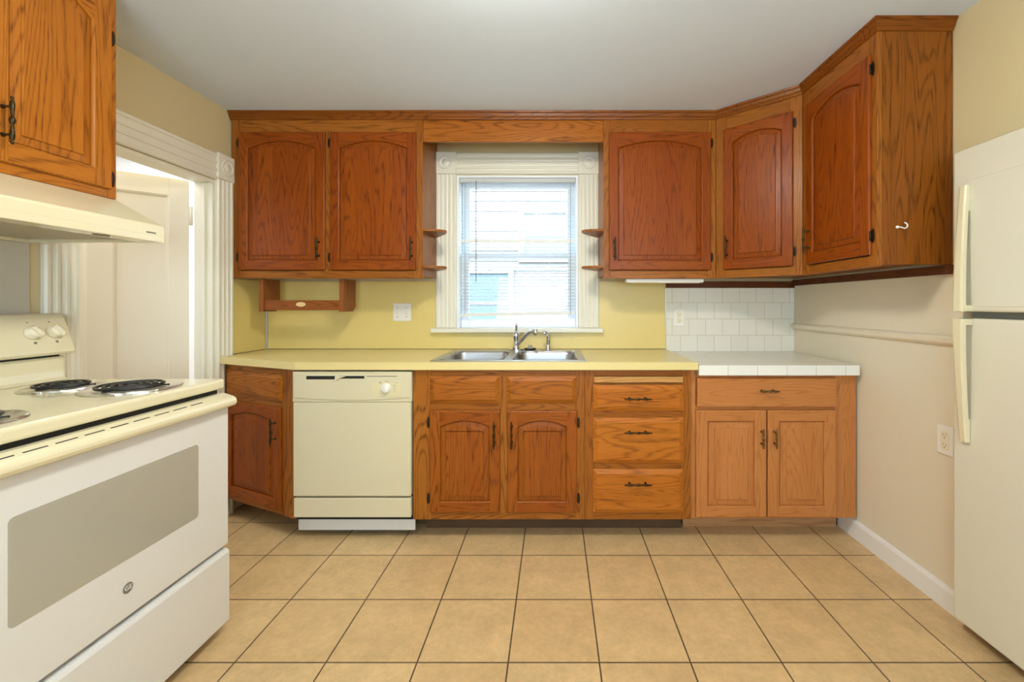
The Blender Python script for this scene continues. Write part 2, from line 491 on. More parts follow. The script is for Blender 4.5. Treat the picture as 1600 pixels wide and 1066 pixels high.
def door(parent, x0, x1, z0, z1, mats, rise=0.0, stile=0.05, rail=0.052, top=0.046, th=0.012, ramp=0.026, handle_at=None, hinges=None, hm='brass', hl=0.136, proud=0.001):
    yf = -th - proud; yb = -proud; c = 0.005
    xa, xb, za, zt = x0 + stile, x1 - stile, z0 + rail, z1 - top
    zs = zt - rise
    lp = [(xa, za), (xb, za), (xb, zs)]
    n = 18
    if rise > 0:
        for i in range(1, n):
            t = i / n
            lp.append((xb + (xa - xb) * t, zs + rise * (1 - (2 * t - 1) ** 2)))
    lp.append((xa, zs))
    mb = MB(False)
    q = lambda pts, mi: mb.quad([(p[0], yf, p[1]) for p in pts], mi)
    q([(x0 + c, z0 + c), (xa, z0 + c), (xa, z1 - c), (x0 + c, z1 - c)], 0)
    q([(xb, z0 + c), (x1 - c, z0 + c), (x1 - c, z1 - c), (xb, z1 - c)], 0)
    q([(xa, z0 + c), (xb, z0 + c), (xb, za), (xa, za)], 1)
    arch = [lp[2]] + lp[3:-1] + [lp[-1]]
    for a, b in zip(arch[:-1], arch[1:]):
        q([(b[0], b[1]), (a[0], a[1]), (a[0], z1 - c), (b[0], z1 - c)], 1)
    ring = lambda d, y: [(x0 + d, y, z0 + d), (x1 - d, y, z0 + d), (x1 - d, y, z1 - d), (x0 + d, y, z1 - d)]
    mb.loops([ring(c, yf), ring(.0015, yf + .002), ring(0, yf + c), ring(0, yb)], 0, False, True)
    to3 = lambda l, y: [(p[0], y, p[1]) for p in l]
    mb.loops([to3(lp, yf), to3(inset(lp, .003), yf + .002), to3(inset(lp, .0055), yf + .0055), to3(inset(lp, .006), yf + .0115)], 0, False, False)
    bmesh.ops.recalc_face_normals(mb.bm, faces=list(mb.bm.faces))
    d = part('door', mb, mats, parent)
    pm = MB(False)
    pm.loops([to3(inset(lp, .004), yf + .0118), to3(inset(lp, .0085), yf + .0112), to3(inset(lp, .0095), yf + .0085),
              to3(inset(lp, .006 + ramp), yf + .0058), to3(inset(lp, .0072 + ramp), yf + .0015), to3(inset(lp, .0088 + ramp), yf + .0004)], 0, False, True)
    part('center_panel', pm, mats[2], d)
    if handle_at: handle(d, handle_at[0], handle_at[1], yf, hl, 'v', hm)
    for hx, hz, s in hinges or []: hinge(d, hx, hz, s)
    return d
def drawer(parent, x0, x1, z0, z1, mats, name='drawer', ramp=0.02, flat=False, handle_at=None, hl=0.139, hm='brass', th=0.012):
    yf = -th - .001; yb = -.001
    ring = lambda d, y: [(x0 + d, y, z0 + d), (x1 - d, y, z0 + d), (x1 - d, y, z1 - d), (x0 + d, y, z1 - d)]
    mb = MB(False)
    if flat: mb.loops([ring(0, yb), ring(0, yf + .005), ring(.0015, yf + .002), ring(.006, yf)], 0)
    else: mb.loops([ring(0, yb), ring(0, yf + .011), ring(.001, yf + .0095), ring(ramp, yf + .001), ring(ramp + .002, yf)], 0)
    d = part(name, mb, mats[1], parent)
    if handle_at: handle(d, handle_at[0], handle_at[1], yf, hl, 'h', hm)
    return d
def face_frame(parent, stiles, rails, mats, th=0.019):
    mb = MB(False)
    for x0, x1, z0, z1 in stiles: mb.box(x0, x1, 0, th, z0, z1, .0012, 0, 1)
    for x0, x1, z0, z1 in rails: mb.box(x0, x1, .0002, th, z0, z1, .0012, 1, 1)
    return part('face_frame', mb, mats, parent)

# =================================================================== THE SETTING
XL, XR, YB, ZC = -1.866, 1.55, 2.772, 2.305
YREAR = -1.6
mb = MB(); mb.box(-3.3, 2.4, YREAR - .1, 3.3, -.08, 0)
structure('floor', mb, M['floor'], 'beige square tile floor with dark grout lines', 'floor')
mb = MB(); mb.box(-1.96, 2.4, YREAR - .1, 2.9, ZC, ZC + .08)
structure('ceiling', mb, M['ceiling'], 'flat off-white plaster ceiling above the kitchen', 'ceiling')
# back wall with the window opening
WX0, WX1, WZ0, WZ1 = -0.632, 0.155, 1.028, 2.034
mb = MB()
mb.box(-1.96, WX0, YB, YB + .14, 0, ZC); mb.box(WX1, 2.4, YB, YB + .14, 0, ZC)
mb.box(WX0, WX1, YB, YB + .14, 0, WZ0); mb.box(WX0, WX1, YB, YB + .14, WZ1, ZC)
structure('wall_back', mb, M['beige'], 'beige wall behind the sink holding the window', 'wall')
# left wall with the doorway
DY0, DY1, DZ = 1.663, 2.352, 1.882
mb = MB()
mb.box(XL - .1, XL, YREAR, DY0, 0, ZC); mb.box(XL - .1, XL, DY1, YB, 0, ZC); mb.box(XL - .1, XL, DY0, DY1, DZ, ZC)
structure('wall_left', mb, M['beige'], 'beige wall behind the stove with a doorway in it', 'wall')
# right wall: cream panelling below, beige paint above, with the recess the refrigerator stands in
mb = MB()
mb.box(XR, XR + .1, 1.62, YB, 0, 1.36, 0, 1); mb.box(XR, XR + .1, 1.62, YB, 1.36, ZC, 0, 0)
mb.box(XR, XR + .1, .70, 1.62, 1.775, ZC); mb.box(XR, XR + .1, YREAR, .70, 0, ZC)
mb.box(XR + .1, 2.35, 1.62, 1.66, 0, 1.875); mb.box(XR + .1, 2.35, .66, .70, 0, 1.875)
mb.box(2.31, 2.35, .70, 1.62, 0, 1.775); mb.box(XR + .1, 2.35, .70, 1.62, 1.775, 1.875)
structure('wall_right', mb, [M['beige'], M['cream_wall']], 'cream panelled wall beside the white tiled counter', 'wall')
mb = MB()
mb.box(-1.966, -1.05, YREAR - .1, YREAR, 0, ZC); mb.box(1.25, 1.65, YREAR - .1, YREAR, 0, ZC)
mb.box(-1.05, 1.25, YREAR - .1, YREAR, 0, .8); mb.box(-1.05, 1.25, YREAR - .1, YREAR, 2.2, ZC)
structure('wall_rear', mb, M['beige'], 'beige wall behind the viewer with an opening for the added window', 'wall')
# hall behind the doorway
def plank_mat():
    m = mat('white_plank_paint', lin(240, 240, 240), 0.5)
    nt = m.node_tree; N, L = nt.nodes, nt.links
    tc = N.new('ShaderNodeTexCoord'); sp = N.new('ShaderNodeSeparateXYZ'); L.new(tc.outputs['Object'], sp.inputs[0])
    a = N.new('ShaderNodeMath'); a.operation = 'FRACT'
    k = N.new('ShaderNodeMath'); k.operation = 'MULTIPLY'; k.inputs[1].default_value = 1 / .13
    s = N.new('ShaderNodeMath'); s.operation = 'ADD'; L.new(sp.outputs['X'], s.inputs[0]); L.new(sp.outputs['Y'], s.inputs[1])
    L.new(s.outputs[0], k.inputs[0]); L.new(k.outputs[0], a.inputs[0])
    c = N.new('ShaderNodeMath'); c.operation = 'LESS_THAN'; c.inputs[1].default_value = .05; L.new(a.outputs[0], c.inputs[0])
    bp = N.new('ShaderNodeBump'); bp.inputs['Strength'].default_value = .6; bp.inputs['Distance'].default_value = .004; bp.invert = True
    L.new(c.outputs[0], bp.inputs['Height']); L.new(bp.outputs['Normal'], N['Principled BSDF'].inputs['Normal'])
    return m
M['plank'] = plank_mat()
mb = MB()
mb.box(-3.3, -3.2, .7, 3.2, 0, 2.4); mb.box(-3.2, -1.966, 3.1, 3.2, 0, 2.4); mb.box(-3.2, -1.966, .7, .8, 0, 2.4)
structure('wall_hall', mb, M['plank'], 'bright white plank wall of the hall seen past the door', 'wall')
mb = MB(); mb.box(-3.3, -1.96, .7, 3.2, 2.4, 2.46)
structure('ceiling_hall', mb, M['white_paint'], 'white ceiling of the hall behind the door', 'ceiling')

# casing with flutes; profile is (across, out)
def flute_profile(w, d=.02, n=3):
    pts = [(0, 0), (0, d * .7), (.006, d)]
    inner = w - .024
    for i in range(n):
        a = .012 + inner * i / n
        b = .012 + inner * (i + 1) / n
        g = (b - a)
        pts += [(a + g * .14, d), (a + g * .22, d - .005), (a + g * .5, d - .007), (a + g * .78, d - .005), (a + g * .86, d)]
    pts += [(w - .006, d), (w, d * .7), (w, 0)]
    return pts
def rosette(mb, center, axis, s=.066):
    """square block with a turned bull's eye"""
    ax = Vector(axis)
    prof = [(.0, s * .62), (.006, s * .62), (.008, s * .55), (.003, s * .48), (.003, s * .3), (.007, s * .24), (.008, s * .1), (.008, 0)]
    mb.lathe(prof, Vector(center), ax, 28)
# door casing on the left wall
cas = thing('trim_1', 'fluted cream door casing with rosette blocks around the doorway', 'door casing', (XL, 2.0, 0), 0, None, 'structure')
for y0 in (DY1 - .004, DY0 - .112):
    mb = MB(); mb.prism([(XL + .001 + o, y0 + a) for a, o in flute_profile(.116)], 'Z', 0.0, 1.892)
    part('side_casing', mb, M['trim'], cas)
mb = MB(); mb.prism([(XL + .001 + o, 1.884 + a) for a, o in flute_profile(.142)], 'Y', DY0 + .001, DY1 - .005)
part('head_casing', mb, M['trim'], cas)
for yc in (DY1 + .054, DY0 - .054):
    mb = MB(); mb.box(XL + .001, XL + .026, yc - .062, yc + .062, 1.893, 2.034, .003)
    rosette(mb, (XL + .026, yc, 1.963), (1, 0, 0), .07)
    part('rosette_block', mb, M['trim'], cas)
mb = MB()
mb.box(XL - .1, XL, DY1 - .018, DY1 - .0005, 0, DZ - .018, .001); mb.box(XL - .1, XL, DY0 + .0005, DY0 + .018, 0, DZ - .018, .001)
mb.box(XL - .1, XL, DY0 + .0005, DY1 - .0005, DZ - .018, DZ - .0005, .001)
mb.box(XL - .055, XL - .035, DY1 - .03, DY1 - .018, 0, DZ - .018, .001)
part('door_jamb', mb, M['trim'], cas)
# the door leaf, hinged at the far jamb and standing open into the hall
HX, HY = -1.985, 2.33
ang = math.atan2(-.668, -.744)
dr = thing('door_1', 'cream panelled door standing open into the hall', 'door', (HX, HY, 0), ang, None, 'structure')
mb = MB(False)
TH, DW, DT = .035, .68, 1.872
def dbox(x0, x1, z0, z1, y0=-TH, y1=0, b=.0015): mb.box(x0, x1, y0, y1, z0, z1, b, 0, 1)
dbox(.004, .085, .02, DT); dbox(.292, .382, .14, DT - .09); dbox(.6, DW, .02, DT)
dbox(.085, .6, DT - .095, DT); dbox(.085, .6, .60, .78); dbox(.085, .6, .02, .22)
part('door_frame', mb, M['door_paint'], dr)
for x0, x1 in ((.085, .292), (.382, .6)):
    for z0, z1 in ((.78, DT - .095), (.22, .60)):
        mb = MB(False)
        lp = [(x0, z0), (x1, z0), (x1, z1), (x0, z1)]
        t3 = lambda l, y: [(p[0], y, p[1]) for p in l]
        for sg, y in ((1, 0), (-1, -TH)):
            mb.loops([t3(inset(lp, -.001), y - sg * .002), t3(inset(lp, .005), y - sg * .004), t3(inset(lp, .012), y - sg * .012)], 0, False, True)
        part('door_panel', mb, M['door_paint'], dr)
for z in (1.68, .25):
    mb = MB(False); mb.box(-.012, .004, -.03, .006, z - .05, z + .05, .001); mb.lathe([(-.05, .007), (.05, .007)], (-.006, .006, z), (0, 0, 1), 12)
    part('hinge', mb, M['trim'], dr)
# chair rail and baseboard on the right wall
mb = MB()
mb.prism([(XR - .001, 1.034), (XR - .012, 1.038), (XR - .02, 1.048), (XR - .022, 1.066), (XR - .016, 1.074), (XR - .001, 1.077)], 'Y', 1.60, YB - .012)
structure('trim_2', mb, M['cream_wall'], 'cream chair rail along the wall beside the tiled counter', 'chair rail')
mb = MB(); mb.prism([(XR - .001, 0), (XR - .017, 0), (XR - .017, .078), (XR - .012, .09), (XR - .001, .092)], 'Y', 1.60, 2.315)
structure('baseboard_right', mb, M['base_white'], 'white baseboard below the cream wall beside the refrigerator', 'baseboard')

# ------------------------------------------------------------------ the window over the sink
win = thing('window_1', 'white double-hung window with fluted casing above the sink', 'window', (-.24, YB, 1.03), 0, None, 'structure')
CX0, CX1 = -.765, .288
for x0 in (CX0, CX1 - .132):
    mb = MB(); mb.prism([(x0 + a, YB - .0005 - o) for a, o in flute_profile(.132, .02, 4)], 'Z', 1.046, 2.036)
    part('side_casing', mb, M['trim'], win)
mb = MB(); mb.prism([(YB - .0005 - o, 2.038 + a) for a, o in flute_profile(.136, .02, 4)], 'X', CX0 + .134, CX1 - .134)
part('head_casing', mb, M['trim'], win)
for xc in (CX0 + .066, CX1 - .066):
    mb = MB(); mb.box(xc - .068, xc + .068, YB - .026, YB - .0005, 2.037, 2.178, .003); rosette(mb, (xc, YB - .026, 2.107), (0, -1, 0), .066)
    part('rosette_block', mb, M['trim'], win)
mb = MB(); mb.box(-.79, .313, YB - .05, YB - .0005, 1.016, 1.0445, .006); mb.box(WX0 + .0005, WX1 - .0005, YB - .01, YB + .13, WZ0 + .0005, 1.044)
part('stool', mb, M['trim'], win)
mb = MB()
mb.box(WX0 + .0005, WX0 + .014, YB, YB + .138, 1.0445, WZ1 - .0005); mb.box(WX1 - .014, WX1 - .0005, YB, YB + .138, 1.0445, WZ1 - .0005)
mb.box(WX0 + .014, WX1 - .014, YB, YB + .138, WZ1 - .014, WZ1 - .0005)
part('window_frame', mb, M['sash'], win)
def sash(y, z0, z1, bot, top):
    a, b = WX0 + .016, WX1 - .016
    mb = MB()
    mb.box(a, a + .05, y, y + .032, z0, z1, .003); mb.box(b - .05, b, y, y + .032, z0, z1, .003)
    mb.box(a + .05, b - .05, y, y + .032, z0, z0 + bot, .003); mb.box(a + .05, b - .05, y, y + .032, z1 - top, z1, .003)
    s = part('sash', mb, M['sash'], win)
    mb = MB(); mb.box(a + .045, b - .045, y + .014, y + .018, z0 + bot - .005, z1 - top + .005)
    part('pane', mb, M['glass'], s)
sash(YB + .094, 1.50, 2.018, .036, .045)
sash(YB + .058, 1.046, 1.535, .055, .036)

# unseen window added behind the viewer to go with the fill light
w2 = thing('window_2', 'unseen window frame added behind the viewer around the fill light', 'window', (.1, YREAR, .8), 0, None, 'structure')
mb = MB()
mb.box(-1.05, -1.0, YREAR - .08, YREAR + .01, .8, 2.2); mb.box(1.2, 1.25, YREAR - .08, YREAR + .01, .8, 2.2)
mb.box(-1.0, 1.2, YREAR - .08, YREAR + .01, .8, .85); mb.box(-1.0, 1.2, YREAR - .08, YREAR + .01, 2.15, 2.2)
part('window_frame', mb, M['sash'], w2)
mb = MB(); mb.box(-1.0, 1.2, YREAR - .05, YREAR - .045, .85, 2.15); part('opaque_backing', mb, M['white_paint'], w2)  # opaque sheet added to keep sky and sun out of the opening

# ------------------------------------------------------------------ outdoors: the house next door
nh = thing('neighboring_house', 'white sided house next door seen through the blind', 'house', (-.3, 6.0, -1.0))
mb = MB()
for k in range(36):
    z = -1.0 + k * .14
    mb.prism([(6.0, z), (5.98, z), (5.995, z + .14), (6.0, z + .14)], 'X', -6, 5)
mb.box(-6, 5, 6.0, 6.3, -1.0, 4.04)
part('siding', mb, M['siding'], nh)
for x0, x1, z0, z1 in ((-.42, .16, 1.86, 2.46), (-1.25, -.64, .80, 1.62), (1.6, 2.3, 1.0, 2.0)):
    mb = MB()
    for a in ((x0 - .08, x0, z0 - .08, z1 + .08), (x1, x1 + .08, z0 - .08, z1 + .08), (x0, x1, z1, z1 + .08), (x0, x1, z0 - .08, z0)):
        mb.box(a[0], a[1], 5.94, 5.99, a[2], a[3], .004)
    mb.box(x0, x1, 5.955, 5.985, (z0 + z1) / 2 - .02, (z0 + z1) / 2 + .02)
    f = part('house_window', mb, M['far_trim'], nh)
    mb = MB(); mb.box(x0, x1, 5.97, 5.98, z0, z1)
    part('pane', mb, M['far_pane'], f)
mb = MB(); mb.box(-8, 8, 2.95, 14, -1.1, -1.0)
structure('ground_outside', mb, mat('outside_ground', lin(150, 150, 140), .9), 'pale ground between the two houses', 'ground')

# =================================================================== WALL CABINETS
UZ0, UZ1 = 1.347, ZC - .001
def upper_shelf(parent, z, side, x):
    """curved end shelf fixed to the cabinet side (local frame)"""
    pts = [(0, .004), (.03, .004), (.07, .012), (.105, .032), (.122, .06), (.118, .085), (.09, .14), (.05, .2), (.022, .245), (0, .262)]
    mb = MB(False)
    P = [(x + side * p[0], p[1]) for p in pts]
    if side < 0: P.reverse()
    mb.prism(P, 'Z', z - .014, z, 0, .002)
    return part('end_shelf', mb, FRAME[1], parent)

uc = thing('kitchen_cabinet', 'two-door red oak wall cabinet hung between doorway casing and window', 'cabinet', (-1.855, 2.46, UZ0), 0, 'oak wall cabinets')
W = 1.098
mb = MB(False); mb.box(.001, W - .001, .019, .308, UZ0 + .018, UZ1); part('carcass', mb, FRAME, uc)
face_frame(uc, [(0, .05, UZ0, UZ1), (.532, .577, 1.385, 2.2), (1.052, W, UZ0, UZ1)], [(.05, 1.052, UZ0, 1.39), (.05, 1.052, 2.18, UZ1)], FRAME)
door(uc, .043, .540, 1.394, 2.186, UPPER, .044, handle_at=(.509, 1.514), hinges=[(.043, 2.125, -1), (.043, 1.468, -1)])
door(uc, .569, 1.062, 1.394, 2.186, UPPER, .044, handle_at=(1.04, 1.514), hinges=[(.569, 2.125, -1), (.569, 1.468, -1)])
for z in (1.634, 1.421): upper_shelf(uc, z, 1, W)

uc2 = thing('kitchen_cabinet', 'single-door red oak wall cabinet on the far side of the window', 'cabinet', (.2836, 2.46, UZ0), 0, 'oak wall cabinets')
W = .645
mb = MB(False); mb.box(.001, W - .001, .019, .308, UZ0 + .018, UZ1); part('carcass', mb, FRAME, uc2)
face_frame(uc2, [(0, .04, UZ0, UZ1), (.6, W, UZ0, UZ1)], [(.04, .6, UZ0, 1.39), (.04, .6, 2.18, UZ1)], FRAME)
door(uc2, .0304, .615, 1.394, 2.186, UPPER, .044, handle_at=(.06, 1.514), hinges=[(.615, 2.125, 1), (.615, 1.468, 1)])
for z in (1.634, 1.421): upper_shelf(uc2, z, -1, 0)

A, B = Vector((.9295, 2.46)), Vector((1.2545, 2.16))
d = B - A
cc = thing('corner_cabinet', 'diagonal oak corner wall cabinet with one narrow arched door', 'cabinet', (A.x, A.y, UZ0), math.atan2(d.y, d.x), 'oak wall cabinets')
LEN = d.length
mb = MB(True)
nrm = Vector((-d.y, d.x)).normalized() * .02
mb.prism([(A.x + nrm.x, A.y + nrm.y + .006), (B.x + nrm.x + .004, B.y + nrm.y), (1.548, 2.1635), (1.548, YB - .003), (A.x + .0015, YB - .003)], 'Z', UZ0 + .018, UZ1)
part('carcass', mb, FRAME, cc)
face_frame(cc, [(0.0, .06, UZ0, UZ1), (.385, LEN, UZ0, UZ1)], [(.06, .385, UZ0, 1.39), (.06, .385, 2.18, UZ1)], FRAME)
door(cc, .0466, .401, 1.394, 2.186, UPPER, .036, handle_at=(.07, 1.514), hinges=[(.401, 2.125, 1), (.401, 1.468, 1)])

uc4 = thing('kitchen_cabinet', 'oak wall cabinet with a bare end panel beside the refrigerator', 'cabinet', (1.255, 2.16, UZ0), -PI / 2, 'oak wall cabinets')
W = .5
mb = MB(False); mb.box(.001, W - .0195, .019, .293, UZ0 + .018, UZ1); part('carcass', mb, FRAME, uc4)
face_frame(uc4, [(.002, .055, UZ0, UZ1), (.455, W, UZ0, UZ1)], [(.055, .455, UZ0, 1.39), (.055, .455, 2.18, UZ1)], FRAME)
door(uc4, .045, .472, 1.394, 2.186, UPPER, .044, handle_at=(.075, 1.514), hinges=[(.472, 2.125, 1), (.472, 1.468, 1)])
mb = MB(False); mb.box(W - .019, W, .0195, .293, UZ0 + .006, UZ1, .001); part('end_panel', mb, END[0], uc4)

# crown running along all of these cabinets
def sweep(mb, path, prof, mi=0):
    """mitred sweep of (out, z) along a plan path; out is to the right of travel"""
    n = len(path); lps = []
    P = [Vector(p) for p in path]
    for i in range(n):
        d0 = (P[i] - P[i - 1]).normalized() if i > 0 else None
        d1 = (P[i + 1] - P[i]).normalized() if i < n - 1 else None
        n0 = Vector((d0.y, -d0.x)) if d0 else None
        n1 = Vector((d1.y, -d1.x)) if d1 else None
        if n0 and n1:
            b = (n0 + n1).normalized(); b = b / b.dot(n0)
        else: b = n0 or n1
        lps.append([(P[i].x + b.x * o, P[i].y + b.y * o, z) for o, z in prof])
    mb.loops(lps, mi, True, True)
mb = MB()
CP = [(.0005, 2.258), (.005, 2.26), (.008, 2.268), (.014, 2.276), (.018, 2.29), (.024, 2.294), (.026, ZC - .0015), (.0005, ZC - .0015)]
sweep(mb, [(-1.862, 2.46), (.9295, 2.46), (1.255, 2.16), (1.255, 1.66), (1.546, 1.66)], CP)
crown = part('crown_molding', mb, END[1])
tag(crown, 'oak crown molding running along the ceiling above the wall cabinets', 'molding')
mb = MB(); mb.box(-.7565, .2832, 2.466, 2.484, 2.136, 2.2995, .001)
tag(part('valance_board', mb, BASE[1]), 'plain oak valance board bridging the cabinets above the window', 'valance')

# cleats under the cabinets
mb = MB(); mb.box(.722, XR - .001, YB - .020, YB - .001, 1.303, 1.345, .001)
tag(part('mounting_cleat', mb, DARKW), 'dark wood cleat above the white wall tiles', 'cleat', 'cabinet cleats')
mb = MB(); mb.box(XR - .022, XR - .0015, 1.656, YB - .023, 1.316, 1.352, .001)
tag(part('mounting_cleat', mb, wood('dark_oak_y', lin(96, 52, 20), lin(60, 30, 10), lin(108, 60, 26), 'Y')), 'dark wood cleat on the cream wall under the end-panel cabinet', 'cleat', 'cabinet cleats')

# under-cabinet light
ul = thing('under_cabinet_light', 'thin white light bar under the single-door wall cabinet', 'light', (.64, 2.52, 1.33))
mb = MB(); mb.box(.42, .87, 2.485, 2.545, 1.325, 1.346, .004); part('housing', mb, M['plastic'], ul)
mb = MB(); mb.box(.44, .85, 2.495, 2.535, 1.3225, 1.326, .001); part('diffuser', mb, M['plastic_cream'], ul)

# rack hanging under the two-door cabinet
rk = thing('paper_towel_rack', 'oak rack with a cream oval badge hanging under the two-door cabinet', 'rack', (-1.48, 2.58, 1.155))
for x0, x1, nm in ((-1.728, -1.702, 'side_bracket'), (-1.258, -1.232, 'side_bracket')):
    mb = MB(); mb.prism([(2.5, 1.155), (2.62, 1.155), (2.655, 1.185), (2.655, 1.346), (2.5, 1.346)], 'X', x0, x1, 0, .0015)
    part(nm, mb, RACK[0], rk)
mb = MB(); mb.box(-1.702, -1.258, 2.512, 2.53, 1.163, 1.221, .0015); rail = part('rail', mb, RACK[1], rk)
mb = MB()
mb.prism([(-1.488 + .028 * math.cos(2 * PI * i / 32), 1.197 + .0135 * math.sin(2 * PI * i / 32)) for i in range(32)], 'Y', 2.509, 2.5125)
bd = part('badge', mb, M['badge'], rail, 'small cream oval badge')

# wall cabinet over the range hood
hc = thing('kitchen_cabinet', 'golden oak wall cabinet above the range hood', 'cabinet', (-1.552, .755, 1.569), PI / 2, 'oak wall cabinets')
W = .76
HZ0 = 1.569
mb = MB(False); mb.box(.001, W - .001, .019, .305, HZ0, UZ1); part('carcass', mb, HOODC, hc)
face_frame(hc, [(0, .03, HZ0, UZ1), (.36, .4, 1.60, 2.27), (.724, W, HZ0, UZ1)], [(.03, .724, HZ0, 1.62), (.03, .724, 2.262, UZ1)], HOODC)
door(hc, .025, .374, 1.599, 2.278, HOODC, .05, stile=.058, rail=.056, top=.075, handle_at=(.34, 1.712), hinges=[(.025, 2.2, -1), (.025, 1.65, -1)])
door(hc, .392, .736, 1.599, 2.278, HOODC, .05, stile=.058, rail=.056, top=.075, handle_at=(.437, 1.712), hinges=[(.736, 2.13, 1), (.736, 1.637, 1)])

# =================================================================== RANGE HOOD
hd = thing('range_hood', 'cream enamel range hood above the stove', 'range hood', (-1.6, 1.135, 1.4155))
HY0, HY1 = .755, 1.515
mb = MB()
mb.prism([(-1.862, 1.568), (-1.553, 1.568), (-1.384, 1.474), (-1.381, 1.468), (-1.381, 1.436), (-1.862, 1.436)], 'Y', HY0, HY1, 0, .002)
mb.box(-1.45, -1.381, HY0, HY1, 1.4155, 1.438, .002); mb.box(-1.862, -1.84, HY0, HY1, 1.4155, 1.438, .001)
mb.box(-1.84, -1.45, HY1 - .02, HY1, 1.4155, 1.438, .001); mb.box(-1.84, -1.45, HY0, HY0 + .02, 1.4155, 1.438, .001)
part('canopy', mb, M['enamel'], hd)
mb = MB(); mb.box(-1.838, -1.452, HY0 + .022, HY1 - .022, 1.4255, 1.4365); part('filter', mb, M['filter'], hd)
for y in (1.335, 1.05):
    mb = MB(); mb.lathe([(0, .0), (.0005, .012), (.003, .014), (.004, .014)], (-1.415, y, 1.4125), (0, 0, 1), 16); mb.box(-1.42, -1.41, y - .022, y + .022, 1.4130, 1.416)
    part('switch', mb, M['grey_mark'], hd)
mb = MB(); mb.box(-1.3812, -1.3800, 1.447, 1.482, 1.442, 1.447); part('nameplate', mb, M['grey_mark'], hd)

mb = MB(); mb.box(XL + .0005, XL + .006, .755, 1.515, .93, 1.415)
tag(part('splash_panel', mb, M['splash']), 'grey panel on the wall between stove and range hood', 'panel')

# =================================================================== STOVE
SY0, SY1, SX = .815, 1.575, -1.212
st = thing('electric_stove', 'cream enamel electric coil stove with grey oven window', 'stove', (-1.53, 1.195, 0))
mb = MB(); mb.box(-1.84, -1.238, SY0 + .006, SY1 - .006, .036, .888, .003); part('body', mb, M['enamel_flat'], st)
mb = MB(); mb.box(-1.2385, -1.232, SY0 + .012, SY1 - .012, .05, .886); part('gap_shadow', mb, M['black'], st)  # black sheet standing in for the shade in the gaps around door and drawer
mb = MB(); mb.box(-1.845, SX, SY0, SY1, .889, .925, .009, 0, 3); part('cooktop', mb, M['enamel'], st)
# oven door
mb = MB(); mb.box(-1.231, -1.197, SY0 + .004, SY1 - .004, .321, .824, .004); od = part('oven_door', mb, M['enamel_flat'], st)
def rrect(x0, x1, z0, z1, r, n=5):
    out = []
    for cx, cz, a0 in ((x1 - r, z0 + r, -PI / 2), (x1 - r, z1 - r, 0), (x0 + r, z1 - r, PI / 2), (x0 + r, z0 + r, PI)):
        for i in range(n + 1):
            a = a0 + PI / 2 * i / n
            out.append((cx + r * math.cos(a), cz + r * math.sin(a)))
    return out
mb = MB(); mb.prism(rrect(.936, 1.437, .484, .729, .012), 'X', -1.199, -1.1958); part('oven_window', mb, M['glass_grey'], od)
mb = MB()
mb.prism([(-1.231, .8245), (-1.231, .873), (-1.212, .8725), (-1.180, .8630), (-1.1715, .857), (-1.1675, .849), (-1.167, .840), (-1.171, .831), (-1.18, .826), (-1.192, .8245)], 'Y', SY0 + .002, SY1 - .002, 0, .0015)
oh = part('oven_handle', mb, M['enamel'], od)
for k in range(9):
    y = 1.448 - k * .0632
    mb = MB(); mb.prism([(-1.1925, .8664), (-1.1885, .8652), (-1.1884, .8657), (-1.1924, .8672)], 'Y', y - .048, y); part('vent_slot', mb, M['black'], oh)
em = MB(); em.lathe([(0, .0145), (.0012, .0145), (.0016, .0135), (.0016, 0)], (-1.1972, 1.2, .403), (1, 0, 0), 28)
bg = part('emblem', em, M['grey_mark'], od, 'round grey monogram badge')
from mathutils import Euler
text('emblem_lettering', 'GE', .017, (-1.1949, 1.2, .403), Euler((PI / 2, 0, PI / 2)), M['enamel_flat'], od, .0003)
# drawer
mb = MB(); mb.prism([(-1.231, .04), (-1.196, .04), (-1.193, .045), (-1.193, .292), (-1.198, .302), (-1.212, .306), (-1.231, .306)], 'Y', SY0 + .004, SY1 - .004, 0, .0015)
part('storage_drawer', mb, M['enamel_flat'], st)
for x in (-1.27, -1.78):
    for y in (SY0 + .06, SY1 - .06):
        mb = MB(); mb.lathe([(0, .018), (.02, .018), (.022, .01), (.037, .01)], (x, y, 0), (0, 0, 1), 14); part('foot', mb, M['rubber'], st)
